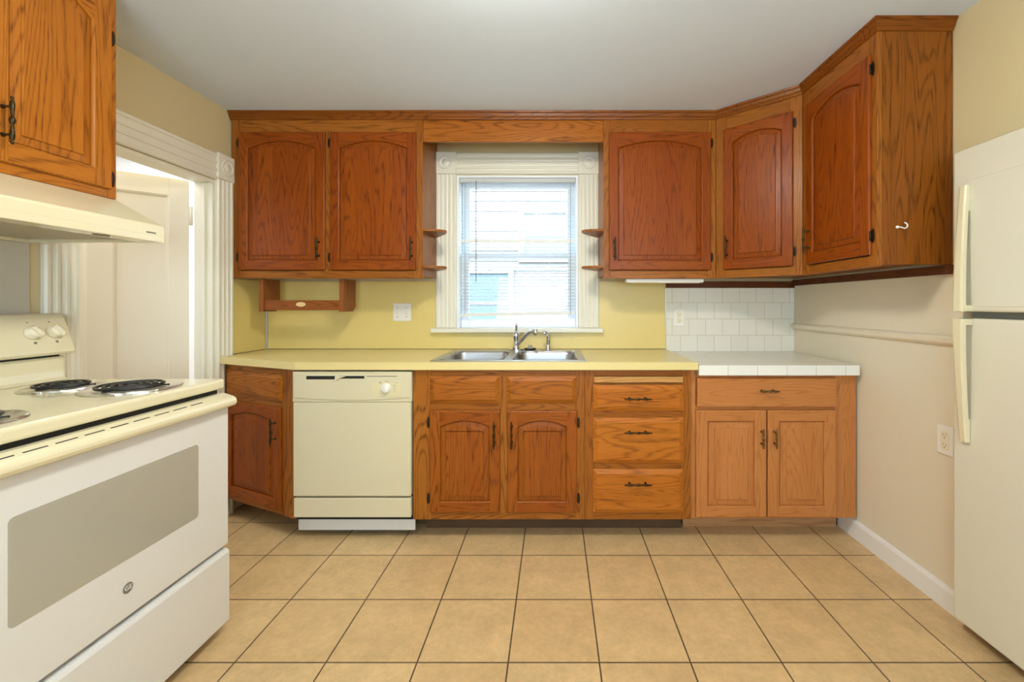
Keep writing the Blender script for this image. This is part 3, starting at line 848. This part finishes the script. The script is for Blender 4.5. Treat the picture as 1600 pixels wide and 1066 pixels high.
# backguard
mb = MB()
mb.prism([(-1.845, .9255), (-1.775, .9255), (-1.787, .935), (-1.792, .96), (-1.792, 1.012), (-1.845, 1.012)], 'Y', SY0 + .012, SY1 - .012, 0, .002)
bk = part('backguard', mb, M['enamel'], st)
mb = MB()
mb.prism([(-1.845, 1.0165), (-1.79, 1.0165), (-1.768, 1.02), (-1.762, 1.03), (-1.766, 1.042), (-1.803, 1.148), (-1.812, 1.16), (-1.826, 1.166), (-1.845, 1.166)], 'Y', SY0, SY1, 0, .003)
cp = part('control_panel', mb, M['enamel'], st)
mb = MB(); mb.box(-1.83, -1.788, SY0 + .03, SY1 - .03, 1.011, 1.018); part('gap_shadow', mb, M['black'], st)  # black strip painting the shade in the slot below the control panel
pn = Vector((.106, 0, .037)).normalized()
def knob(y, z):
    xs = -1.766 - (z - 1.042) * .037 / .106
    c = Vector((xs, y, z))
    mb = MB()
    mb.lathe([(0, .024), (.004, .0245), (.008, .021), (.016, .0185), (.02, .0165), (.022, 0)], c, pn, 24)
    t = Vector((-pn.z, 0, pn.x)); s = Vector((0, 1, 0))
    dv = (t * .8 + s * -.6).normalized(); pv = pn.cross(dv)
    lps = []
    for hgt, a, b in ((.012, .021, .0075), (.026, .02, .006), (.03, .017, .003)):
        lps.append([c + pn * hgt + dv * (a * sx) + pv * (b * sy) for sx, sy in ((-1, -1), (1, -1), (1, 1), (-1, 1))])
    mb.loops(lps)
    k = part('knob', mb, M['plastic_cream'], cp)
    for dz, dy, w in ((.036, -.004, .004), (-.034, .0, .008)):
        zc = z + dz; x2 = -1.766 - (zc - 1.042) * .037 / .106
        m2 = MB(); m2.lathe([(0, w * .6), (.0004, w * .6)], (x2, y + dy, zc), pn, 8); part('knob_mark', m2, M['grey_mark'], k)
for y in (1.462, 1.526, .864, .928): knob(y, 1.10)
# burners
def burner(x, y, R):
    z = .925
    mb = MB()
    n = 40
    lps = []
    for rr, zz in ((R * .3, .0005), (R * .8, .001), (R * .9, .003), (R, .0052), (R * 1.04, .004), (R * 1.06, .0006)):
        lps.append([(x + (rr + random.uniform(-.0015, .0015)) * math.cos(2 * PI * i / n), y + (rr + random.uniform(-.0015, .0015)) * math.sin(2 * PI * i / n), z + zz + (random.uniform(0, .0022) if zz > .002 else 0)) for i in range(n)])
    mb.loops(lps, 0, True, False)
    pan = part('drip_pan', mb, M['foil'], st)
    mb = MB()
    turns = 4 if R > .1 else 3
    pts = []
    n = turns * 26
    rc = R * .78
    for i in range(n + 1):
        a = 2 * PI * turns * i / n
        r = rc * (.2 + .8 * i / n)
        pts.append((x + r * math.cos(a), y + r * math.sin(a), z + .0125))
    mb.tube(pts, .0045, 8)
    for k in range(3):
        a = 2 * PI * k / 3 + .5
        mb.box(-.001, .001, 0, 0.001, 0, .001) if False else None
        mb.tube([(x + .01 * math.cos(a), y + .01 * math.sin(a), z + .006), (x + rc * math.cos(a), y + rc * math.sin(a), z + .006)], .003, 6)
    mb.lathe([(0, .016), (.006, .016), (.008, .013), (.008, 0)], (x, y, z + .005), (0, 0, 1), 16)
    part('burner_coil', mb, M['coil'], pan)
burner(-1.368, 1.387, .118); burner(-1.605, 1.40, .096); burner(-1.366, .985, .096); burner(-1.605, .985, .118)

# =================================================================== BASE CABINETS
BZ0, BZ1 = .108, .8675
FY = 2.165
def toe(parent, x0, x1, m, y=.125):
    mb = MB(False); mb.box(x0, x1, y, y + .016, 0, BZ0 + .01); return part('toe_kick', mb, m, parent)

A, B = Vector((-1.862, 2.412)), Vector((-1.322, 2.17))
d = B - A
lb = thing('base_cabinet', 'angled oak base cabinet between stove and dishwasher', 'cabinet', (A.x, A.y, 0), math.atan2(d.y, d.x), 'oak base cabinets')
LEN = d.length
mb = MB(); nrm = Vector((-d.y, d.x)).normalized() * .0195
mb.prism([(A.x + nrm.x, A.y + nrm.y), (B.x + nrm.x - .006, B.y + nrm.y), (-1.328, YB - .008), (-1.862, YB - .008)], 'Z', BZ0, BZ1)
part('carcass', mb, BFRAME, lb)
face_frame(lb, [(0, .04, BZ0, BZ1), (.5, LEN, BZ0, BZ1)], [(.04, .5, BZ0, .145), (.04, .5, .66, .70), (.04, .5, .828, BZ1)], BFRAME)
drawer(lb, .026, .507, .693, .835, BASE, 'drawer')
door(lb, .03, .502, .136, .664, UPPER, .032, handle_at=(.468, .545), hinges=[(.03, .58, -1), (.03, .22, -1)], hl=.139)
toe(lb, .12, .34, M['toe'], .27)

sb = thing('sink_base_cabinet', 'oak sink base cabinet with two arched doors and false drawer fronts', 'cabinet', (-.7145, FY, 0), 0, 'oak base cabinets')
W = .869
mb = MB(False)
mb.box(.001, .017, .019, .59, BZ0, BZ1); mb.box(W - .017, W - .001, .019, .59, BZ0, BZ1); mb.box(.017, W - .017, .019, .59, BZ0, BZ0 + .016); mb.box(.017, W - .017, .58, .59, BZ0 + .016, BZ1)
part('carcass', mb, BFRAME, sb)
face_frame(sb, [(0, .0925, BZ0, BZ1), (.434, .478, .14, .84), (.822, W, BZ0, BZ1)], [(.0925, .822, BZ0, .152), (.0925, .822, .652, .702), (.0925, .822, .828, BZ1)], BFRAME)
drawer(sb, .0855, .4385, .696, .834, BASE, 'false_drawer_front'); drawer(sb, .4735, .827, .696, .834, BASE, 'false_drawer_front')
door(sb, .0855, .4416, .1468, .6606, BDOOR, .034, handle_at=(.4137, .5446), hinges=[(.0855, .5996, -1), (.0855, .217, -1)], hl=.139)
door(sb, .4769, .830, .1468, .6606, BDOOR, .034, handle_at=(.501, .5446), hinges=[(.830, .5996, 1), (.830, .217, 1)], hl=.139)
toe(sb, .032, W, M['toe'])

db = thing('drawer_base_cabinet', 'oak base cabinet with three stacked drawers beside the sink cabinet', 'cabinet', (.1552, FY, 0), 0, 'oak base cabinets')
W = .535
mb = MB(False); mb.box(.001, W - .001, .019, .59, BZ0, BZ1); part('carcass', mb, BFRAME, db)
face_frame(db, [(0, .048, BZ0, BZ1), (.49, W, BZ0, BZ1)], [(.048, .49, BZ0, .15), (.048, .49, .358, .402), (.048, .49, .618, .664), (.048, .49, .785, .80), (.048, .49, .835, BZ1)], BFRAME)
drawer(db, .0409, .50, .657, .792, DRAWERS, handle_at=(.263, .725)); drawer(db, .0409, .497, .394, .625, DRAWERS, handle_at=(.263, .557)); drawer(db, .0409, .497, .1436, .365, DRAWERS, handle_at=(.263, .298))
mb = MB(False); mb.box(.046, .494, -.014, .3 * 0 + .018, .803, .832, .003); part('cutting_board', mb, CUTB, db, 'pale maple pull-out cutting board')
toe(db, 0, W - .01, M['toe'])

pb = thing('base_cabinet', 'pale plain base cabinet under the white tiled counter', 'cabinet', (.693, 2.18, 0), 0, 'oak base cabinets')
W = .8465
mb = MB(False); mb.box(.001, W - .001, .019, .58, BZ0, .839); part('carcass', mb, PALE, pb)
face_frame(pb, [(0, .028, BZ0, .8675), (.737, W, BZ0, .839)], [(.028, .737, BZ0, .13), (.028, .737, .655, .685), (.028, .737, .82, .839)], PALE)
drawer(pb, .031, .736, .678, .825, PALE, flat=True, th=.02, handle_at=(.383, .7625), hl=.1, hm='brass_light')
door(pb, .025, .3805, .120, .6616, PALE, 0, th=.02, stile=.055, rail=.052, top=.052, ramp=.032, handle_at=(.352, .525), hm='brass_light', hl=.1)
door(pb, .387, .733, .120, .6616, PALE, 0, th=.02, stile=.055, rail=.052, top=.052, ramp=.032, handle_at=(.417, .525), hm='brass_light', hl=.1)
toe(pb, 0, W - .02, M['pale_toe'])

# =================================================================== DISHWASHER
dw = thing('dishwasher', 'white dishwasher built in under the yellow counter', 'dishwasher', (-1.017, 2.3, 0))
DX0, DX1 = -1.3165, -.7175
mb = MB(); mb.box(DX0 + .004, DX1 - .004, 2.182, 2.74, .10, .858); part('tub', mb, M['black'], dw)
mb = MB()
# control panel with a bowed lower lip
pts = [(DX0, .706), (DX0, .86), (DX1, .86), (DX1, .706)]
mb.box(DX0, DX1, 2.15, 2.18, .7045, .86, .004)
F0, F1 = DX0 + .006, DX1 - .006
fld = [(F0, .853), (F0, .727)]
fld += [(F0 + (F1 - F0) * k / 20, .727 - .013 * (1 - (2 * k / 20 - 1) ** 2)) for k in range(1, 20)]
fld += [(F1, .727), (F1, .853)]
fl3 = lambda l, y: [(p[0], y, p[1]) for p in l]
mb.loops([fl3(fld, 2.1505), fl3(inset(fld, .001), 2.148), fl3(inset(fld, .004), 2.1462), fl3(inset(fld, .008), 2.146)], 0, False, True)
cpn = part('control_panel', mb, M['dish'], dw)
for x0, x1, zt in ((-1.2445, -1.0995, .017), (-1.078, -.953, .013)):
    mb = MB(); mb.box(x0, x1, 2.1452, 2.152, .838 - zt, .838, .0005); part('vent', mb, M['black'], cpn)
mb = MB(); mb.box(-.94, -.79, 2.1452, 2.152, .8345, .838); part('vent', mb, M['grey_mark'], cpn)
mb = MB(); mb.prism([(-1.098, .836), (-1.045, .837), (-1.078, .826), (-1.092, .812), (-1.099, .822)], 'Y', 2.138, 2.147, 0, .001); part('latch', mb, M['dish'], cpn)
mb = MB(); mb.box(-.918, -.768, 2.1445, 2.147, .734, .808, .0005); lab = part('dial_plate', mb, M['dish_panel'], cpn)
mb = MB(); c = (-.843, 2.145, .777)
mb.lathe([(0, .0255), (.003, .0255), (.006, .022), (.016, .0205), (.018, .018), (.0185, 0)], c, (0, -1, 0), 28)
mb.box(c[0] - .003, c[0] + .003, 2.1215, 2.128, c[2] - .004, c[2] + .018, .001)
part('dial', mb, M['plastic'], cpn)
for x, z, w in ((-.872, .806, .016), (-.84, .81, .02), (-.873, .80, .010), (-.80, .79, .012), (-.80, .782, .007), (-.80, .77, .008), (-.80, .76, .006), (-.79, .803, .014)):
    mb = MB(); mb.box(x - w / 2, x + w / 2, 2.1439, 2.1447, z, z + .002); part('print', mb, M['grey_mark'], lab)
mb = MB(); mb.lathe([(0, .0062), (.0008, .0062)], (-.91, 2.1462, .797), (0, -1, 0), 16); part('emblem', mb, M['grey_mark'], cpn)
text('emblem_lettering', 'GE', .007, (-.91, 2.145, .797), Euler((PI / 2, 0, 0)), M['dish'], cpn, .0003)
mb = MB(); mb.box(DX0 + .003, DX1 - .003, 2.15, 2.18, .2315, .7035, .004); part('door_panel', mb, M['dish'], dw)
mb = MB(); mb.box(DX0 + .004, DX1 - .004, 2.152, 2.18, .124, .2215, .004); part('access_panel', mb, M['dish'], dw)
mb = MB(); mb.box(-1.3165, -.716, 2.2, 2.212, .036, .124, .001); part('toe_panel', mb, M['enamel_flat'], dw)

# =================================================================== COUNTERTOPS AND BACKSPLASHES
CT0, CT1, CFY = .869, .907, 2.14
SKX0, SKX1, SKY0, SKY1 = -.612, .142, 2.20, 2.68
mb = MB()
P = [(-1.862, 2.372), (-1.300, CFY), (SKX0, CFY), (SKX0, YB - .0065), (-1.862, YB - .0065)]
mb.prism(P, 'Z', CT0, CT1)
mb.box(SKX0, SKX1, CFY, SKY0, CT0, CT1); mb.box(SKX0, SKX1, SKY1, YB - .0065, CT0, CT1)
mb.box(SKX1, .7215, CFY, YB - .0065, CT0, CT1)
bmesh.ops.remove_doubles(mb.bm, verts=list(mb.bm.verts), dist=1e-5)
ct = part('countertop', mb, M['yellow_top'])
mb = MB(); mb.box(-1.862, .7215, YB - .0085, YB - .0062, .9065, .9095); mb.box(-1.862, -1.8605, 2.4, YB - .0085, .9065, .9095)
part('caulk_line', mb, M['black'], ct, 'dark seam along the back of the counter')
tag(ct, 'yellow laminate countertop running around the sink', 'countertop')
mb = MB(); mb.box(.7245, 1.531, CFY, YB - .0065, .8405, .892, .003, 1)
for f in mb.bm.faces:
    if f.normal.z > .7: f.material_index = 0
tc_ = part('tiled_countertop', mb, [M['top_tile'], M['edge_tile']])
tag(tc_, 'white tiled countertop beside the yellow one', 'countertop')
mb = MB()
mb.box(-1.862, CX0 - .001, YB - .0058, YB - .0005, .9075, 1.345); mb.box(CX0 - .001, CX1 + .001, YB - .0058, YB - .0005, .9075, 1.0155); mb.box(CX1 + .001, .7205, YB - .0058, YB - .0005, .9075, 1.345)
tag(part('backsplash_panel', mb, M['yellow_lam']), 'yellow laminate backsplash behind the sink', 'backsplash', 'yellow backsplash panels')
mb = MB(); mb.box(XL + .0005, XL + .0035, 2.467, YB - .006, .9075, 1.345)
tag(part('backsplash_panel', mb, M['yellow_lam']), 'narrow yellow laminate panel between door casing and corner', 'backsplash', 'yellow backsplash panels')
mb = MB(); mb.box(.7215, XR - .001, YB - .0105, YB - .0005, .8925, 1.3025)
tag(part('tile_backsplash', mb, M['splash_tile']), 'white square wall tiles above the tiled counter', 'backsplash')
mb = MB(); mb.prism([(-1.860, YB - .006), (-1.851, YB - .006), (-1.851, YB - .0105), (-1.8555, YB - .0105), (-1.8605, YB - .016)], 'Z', .908, 1.345)
tag(part('metal_strip', mb, M['alu']), 'thin metal corner strip in the yellow backsplash', 'trim strip', 'metal edge strips')
mb = MB(); mb.box(.7165, .7212, YB - .012, YB - .006, 1.06, 1.302)
tag(part('metal_strip', mb, M['alu']), 'thin metal strip along the edge of the white wall tiles', 'trim strip', 'metal edge strips')

# =================================================================== SINK
sk = thing('kitchen_sink', 'stainless steel double-bowl sink set in the yellow counter', 'sink', (-.235, 2.44, .908))
RX0, RX1, RY0, RY1 = -.632, .162, 2.172, 2.722
BW = [(-.592, -.262), (-.216, .122)]
BY0, BY1 = 2.212, 2.60
mb = MB()
z0, z1 = .9075, .9125
mb.box(RX0, RX1, RY0, BY0, z0, z1, .002); mb.box(RX0, RX1, BY1, RY1, z0, z1, .002)
for a, b in ((RX0, BW[0][0]), (BW[0][1], BW[1][0]), (BW[1][1], RX1)): mb.box(a, b, BY0 - .002, BY1 + .002, z0, z1 - .0004)
part('rim', mb, M['steel'], sk)
def rr2(x0, x1, y0, y1, r, z, n=6): return [(p[0], p[1], z) for p in rrect(x0, x1, y0, y1, r, n)]
for a, b in BW:
    mb = MB(); L_ = []
    for ins, z, r in ((-.004, z1 + .0004, .05), (.001, z1 - .002, .05), (.006, z1 - .02, .05), (.016, .78, .05), (.03, .752, .045), (.06, .745, .03)):
        L_.append(rr2(a + ins, b - ins, BY0 + ins, BY1 - ins, r, z))
    mb.loops(L_, 0, False, True, True)
    bmesh.ops.recalc_face_normals(mb.bm, faces=list(mb.bm.faces))
    bs = part('basin', mb, M['steel'], sk)
    mb = MB(); mb.lathe([(0, .045), (.002, .045), (.001, .03), (.001, 0)], ((a + b) / 2, 2.42, .7452), (0, 0, 1), 24); part('drain', mb, M['chrome'], bs)

fa = thing('faucet', 'chrome single-lever faucet at the back of the sink', 'faucet', (-.237, 2.66, .9126))
fx, fy, fz = -.237, 2.66, .9127
mb = MB(); mb.prism([(fx + .044 * math.cos(a), fy + .028 * math.sin(a)) for a in [2 * PI * i / 32 for i in range(32)]], 'Z', fz, fz + .007, 0, .001); part('base_plate', mb, M['chrome'], fa)
mb = MB(); mb.lathe([(.007, .024), (.02, .021), (.03, .0175), (.05, .017), (.075, .018), (.085, .022), (.095, .0225), (.105, .018), (.112, .012), (.118, 0)], (fx, fy, fz), (0, 0, 1), 22); part('body', mb, M['chrome'], fa)
mb = MB(); mb.tube([(fx, fy, fz + .105), (fx + .001, fy - .004, fz + .13), (fx + .002, fy - .01, fz + .155), (fx + .003, fy - .013, fz + .166)], [.008, .0068, .0085, .006], 12); part('lever', mb, M['chrome'], fa)
mb = MB(); mb.tube([(fx + .008, fy - .008, fz + .036), (fx + .03, fy - .05, fz + .06), (fx + .075, fy - .125, fz + .108), (fx + .096, fy - .16, fz + .126), (fx + .112, fy - .185, fz + .131), (fx + .128, fy - .21, fz + .131)], [.0125, .0118, .011, .0108, .0105, .0105], 14); sp_ = part('spout', mb, M['chrome'], fa)
mb = MB(); mb.lathe([(-.018, .0105), (-.014, .0125), (.006, .0125), (.014, .0105)], (fx + .13, fy - .212, fz + .127), (0, 0, 1), 18); part('aerator', mb, M['chrome'], sp_)

sy = thing('sink_sprayer', 'chrome side sprayer standing beside the faucet', 'sprayer', (-.038, 2.66, .9126))
mb = MB(); mb.lathe([(0, .02), (.006, .02), (.01, .015), (.03, .0125), (.034, .010)], (-.038, 2.66, .9127), (0, 0, 1), 18); part('holder', mb, M['chrome'], sy)
mb = MB(); mb.tube([(-.038, 2.66, .945), (-.036, 2.66, .975), (-.037, 2.66, 1.0), (-.042, 2.658, 1.014), (-.056, 2.65, 1.022), (-.068, 2.643, 1.018)], [.0095, .0125, .0115, .0115, .0115, .0125], 14); part('spray_head', mb, M['chrome'], sy)

sp = thing('sink_stopper', 'black rubber sink stopper lying behind the bowls', 'stopper', (-.15, 2.655, .9128))
mb = MB(); mb.lathe([(0, .03), (.004, .037), (.009, .038), (.012, .034), (.013, 0)], (-.15, 2.655, .9128), (0, 0, 1), 26); part('rubber_seal', mb, M['rubber'], sp)
mb = MB(); mb.lathe([(.013, .024), (.017, .022), (.019, .008), (.024, .007), (.026, .014), (.032, .013), (.033, 0)], (-.15, 2.655, .9128), (0, 0, 1), 20); part('knob', mb, M['chrome'], sp)

# =================================================================== SWITCH, OUTLETS, HOOK
sw = thing('light_switch', 'white double switch plate on the yellow backsplash', 'switch', (-.983, YB - .006, 1.147))
mb = MB(); mb.box(-1.041, -.926, YB - .011, YB - .0061, 1.089, 1.203, .003); part('plate', mb, M['plastic'], sw)
for x in (-1.012, -.955):
    mb = MB(); mb.box(x - .006, x + .006, YB - .0125, YB - .0108, 1.133, 1.159, .0005); t = part('toggle_slot', mb, M['plastic_cream'], sw)
    mb = MB(); mb.box(x - .004, x + .004, YB - .021, YB - .012, 1.146, 1.158, .001); part('toggle', mb, M['plastic'], t)
    for z in (1.116, 1.176):
        mb = MB(); mb.lathe([(0, .0035), (.001, .003)], (x, YB - .011, z), (0, -1, 0), 10); part('screw', mb, M['grey_mark'], sw)
def outlet(name, label, loc, rz, w, z):
    o = thing(name, label, 'outlet', loc, rz, 'duplex outlets')
    mb = MB(False); mb.box(-w / 2, w / 2, -.006, -.0003, z - .057, z + .057, .0025); part('plate', mb, M['plastic'], o)
    mb = MB(False); mb.prism([(p[0], p[1]) for p in rrect(-.017, .017, z - .038, z + .038, .012)], 'Y', -.008, -.0058); f = part('receptacle', mb, M['plastic_cream'], o)
    mb = MB(False)
    for zc in (z + .019, z - .019):
        mb.box(-.0075, -.0055, -.0084, -.0078, zc - .001, zc + .008); mb.box(.0055, .0075, -.0084, -.0078, zc - .001, zc + .007)
        mb.lathe([(0, .0028), (.0005, .0028)], (0, -.0079, zc - .008), (0, -1, 0), 10)
    part('socket_slot', mb, M['grey_mark'], f)
outlet('electrical_outlet', 'white outlet set in the white wall tiles', (.806, YB - .0105, 1.112), 0, .07, 1.112)
outlet('electrical_outlet', 'white outlet low on the cream wall next to the refrigerator', (XR, 1.69, .66), -PI / 2, .07, .66)

mb = MB()
hk = [(1.347 + .0, 1.6595, 1.497), (1.347, 1.652, 1.496), (1.352, 1.640, 1.494)]
pts = [(1.332, 1.657, 1.498), (1.338, 1.654, 1.497)] + [(1.350 + .0115 * math.cos(a), 1.648, 1.502 + .0105 * math.sin(a)) for a in [-2.4 + i * .33 for i in range(13)]]
mb.tube(pts, .0026, 8)
mb.lathe([(0, .006), (.003, .006), (.004, .003)], (1.331, 1.6603, 1.498), (0, -1, 0), 12)
tag(part('cup_hook', mb, M['plastic']), 'small white hook screwed into the brown cabinet end panel', 'hook')

# =================================================================== WINDOW BLIND
bl = thing('window_blind', 'white slatted blind hanging in the window over the sink', 'blind', (-.24, 2.8, 2.0))
BX0, BX1, BYc = -.612, .132, YB + .026
mb = MB(); mb.box(BX0 - .004, BX1 + .004, BYc - .014, BYc + .014, 1.992, 2.019, .002); part('headrail', mb, M['slat'], bl)
def slat_mb(tilt):
    mb = MB(); w = .0115
    L_ = []
    sect = []
    for i in range(5):
        s = -1 + 2 * i / 4
        sect.append((s * w, .0018 * (1 - s * s)))
    sect2 = sect + [(a, b - .0006) for a, b in reversed(sect)]
    ct_, s_ = math.cos(tilt), math.sin(tilt)
    for x in (BX0, BX1): L_.append([(x, BYc + a * ct_ - b * s_, a * s_ + b * ct_) for a, b in sect2])
    mb.loops(L_)
    return mb
first = None
zs = [1.975 - k * .0213 for k in range(39)]
r_bl = root_of(bl)
for z in zs:
    if abs(z - 1.612) < .011: tilt, zz = math.radians(78), 1.612
    else: tilt, zz = math.radians(15), z
    if first is None or zz == 1.612:
        mbs = slat_mb(tilt)
        mbs.bm.transform(Matrix.Translation((0, 0, bl.location.z)))
        o = part('slat', mbs, M['rail'] if zz == 1.612 else M['slat'], bl, 'slat turned flat like a beige bar' if zz == 1.612 else None)
        if first is None: first = o
    else:
        o = first.copy(); COL.objects.link(o); o.parent = bl
    o.location.z = zz - bl.location.z
mb = MB(); mb.prism([(BX0, 1.117), (BX1, 1.130), (BX1, 1.152), (BX0, 1.139)], 'Y', BYc - .012, BYc + .012, 0, .002); part('bottom_rail', mb, M['rail'], bl)
for x in (BX0 + .028, BX1 - .026):
    mb = MB(); mb.tube([(x, BYc - .013, 1.992), (x, BYc - .013, 1.13)], .0011, 6); mb.tube([(x, BYc + .013, 1.992), (x, BYc + .013, 1.13)], .0011, 6); part('ladder_cord', mb, M['cord'], bl)
mb = MB(); mb.tube([(-.508, BYc - .018, 2.0), (-.508, BYc - .02, 1.345)], .0028, 8); part('tilt_wand', mb, M['cord'], bl)

# =================================================================== REFRIGERATOR
fr = thing('refrigerator', 'cream two-door refrigerator standing in the wall recess', 'refrigerator', (1.85, 1.2, 0))
FX, FY0, FY1 = 1.472, .82, 1.58
mb = MB(); mb.box(1.54, 2.2, FY0 + .005, FY1 - .005, .05, 1.75, .006); part('cabinet_body', mb, M['fridge_smooth'], fr)
mb = MB(); mb.box(1.53, 1.542, FY0 + .015, FY1 - .015, .10, 1.745); part('gasket', mb, mat('grey_gasket', lin(150, 148, 136), .6), fr)
mb = MB(); mb.box(FX, 1.53, FY0, FY1, 1.172, 1.757, .009, 0, 3); fd = part('freezer_door', mb, M['fridge'], fr)
mb = MB(); mb.box(FX, 1.53, FY0, FY1, .045, 1.149, .009, 0, 3); rd = part('refrigerator_door', mb, M['fridge'], fr)
mb = MB(); mb.prism([(p[0], p[1]) for p in rrect(FY0 + .03, 1.541, 1.19, 1.638, .012)], 'X', FX - .002, FX + .004, 0, .0015); part('door_field', mb, M['fridge'], fd)
def fridge_handle(door_, z0, z1, base_at_top):
    mb = MB()
    y0, y1 = 1.498, 1.538
    # bar bowed away from the door, foot at one end
    n = 14; lps = []
    for i in range(n + 1):
        t = i / n; z = z0 + (z1 - z0) * t
        e = t if base_at_top else 1 - t
        w = 1.0 - .3 * e
        X0 = FX - .043 + .026 * e ** 1.6
        yc, hw = y1 - .02 * w, .02 * w
        lps.append([(X0 + .003, yc - hw, z), (X0, yc - hw * .6, z), (X0, yc + hw * .6, z), (X0 + .003, yc + hw, z), (X0 + .014, yc + hw, z), (X0 + .016, yc, z), (X0 + .014, yc - hw, z)])
    mb.loops(lps)
    X0 = FX - .043
    zt = (z1 - .092, z1) if base_at_top else (z0, z0 + .083)
    zo = (z0, z0 + .022) if base_at_top else (z1 - .022, z1)
    mb.box(X0 + .03, FX - .0005, y1 - .028, y1 - .001, zt[0], zt[1], .003)
    mb.box(X0 + .012, FX - .0005, y1 - .036, y1 + .002, zo[0], zo[1], .003)
    return part('handle', mb, M['fridge_smooth'], door_)
fridge_handle(fd, 1.174, 1.62, True); fridge_handle(rd, .71, 1.147, False)
mb = MB(); mb.box(1.49, 1.525, FY0 + .03, FY0 + .36, 1.150, 1.171); part('hinge_plate', mb, mat('grey_hinge_plate', lin(120, 118, 108), .4, .4), fr)
mb = MB(); mb.box(1.60, 2.15, FY0 + .03, FY1 - .03, 0.0, .052); part('base_grille', mb, M['black'], fr)

# =================================================================== CEILING LAMP
cl = thing('ceiling_lamp', 'round flush ceiling lamp glowing warm in mid-kitchen', 'lamp', (-.15, 1.06, ZC))
mb = MB(); mb.lathe([(-.025, .165), (-.022, .17), (-.0005, .17)], (-.15, 1.06, ZC), (0, 0, 1), 36); part('lamp_base', mb, M['plastic'], cl)
mb = MB(); mb.lathe([(-.125, .001), (-.122, .05), (-.11, .095), (-.085, .13), (-.055, .15), (-.026, .155)], (-.15, 1.06, ZC), (0, 0, 1), 36); part('lamp_shade', mb, M['shade'], cl)
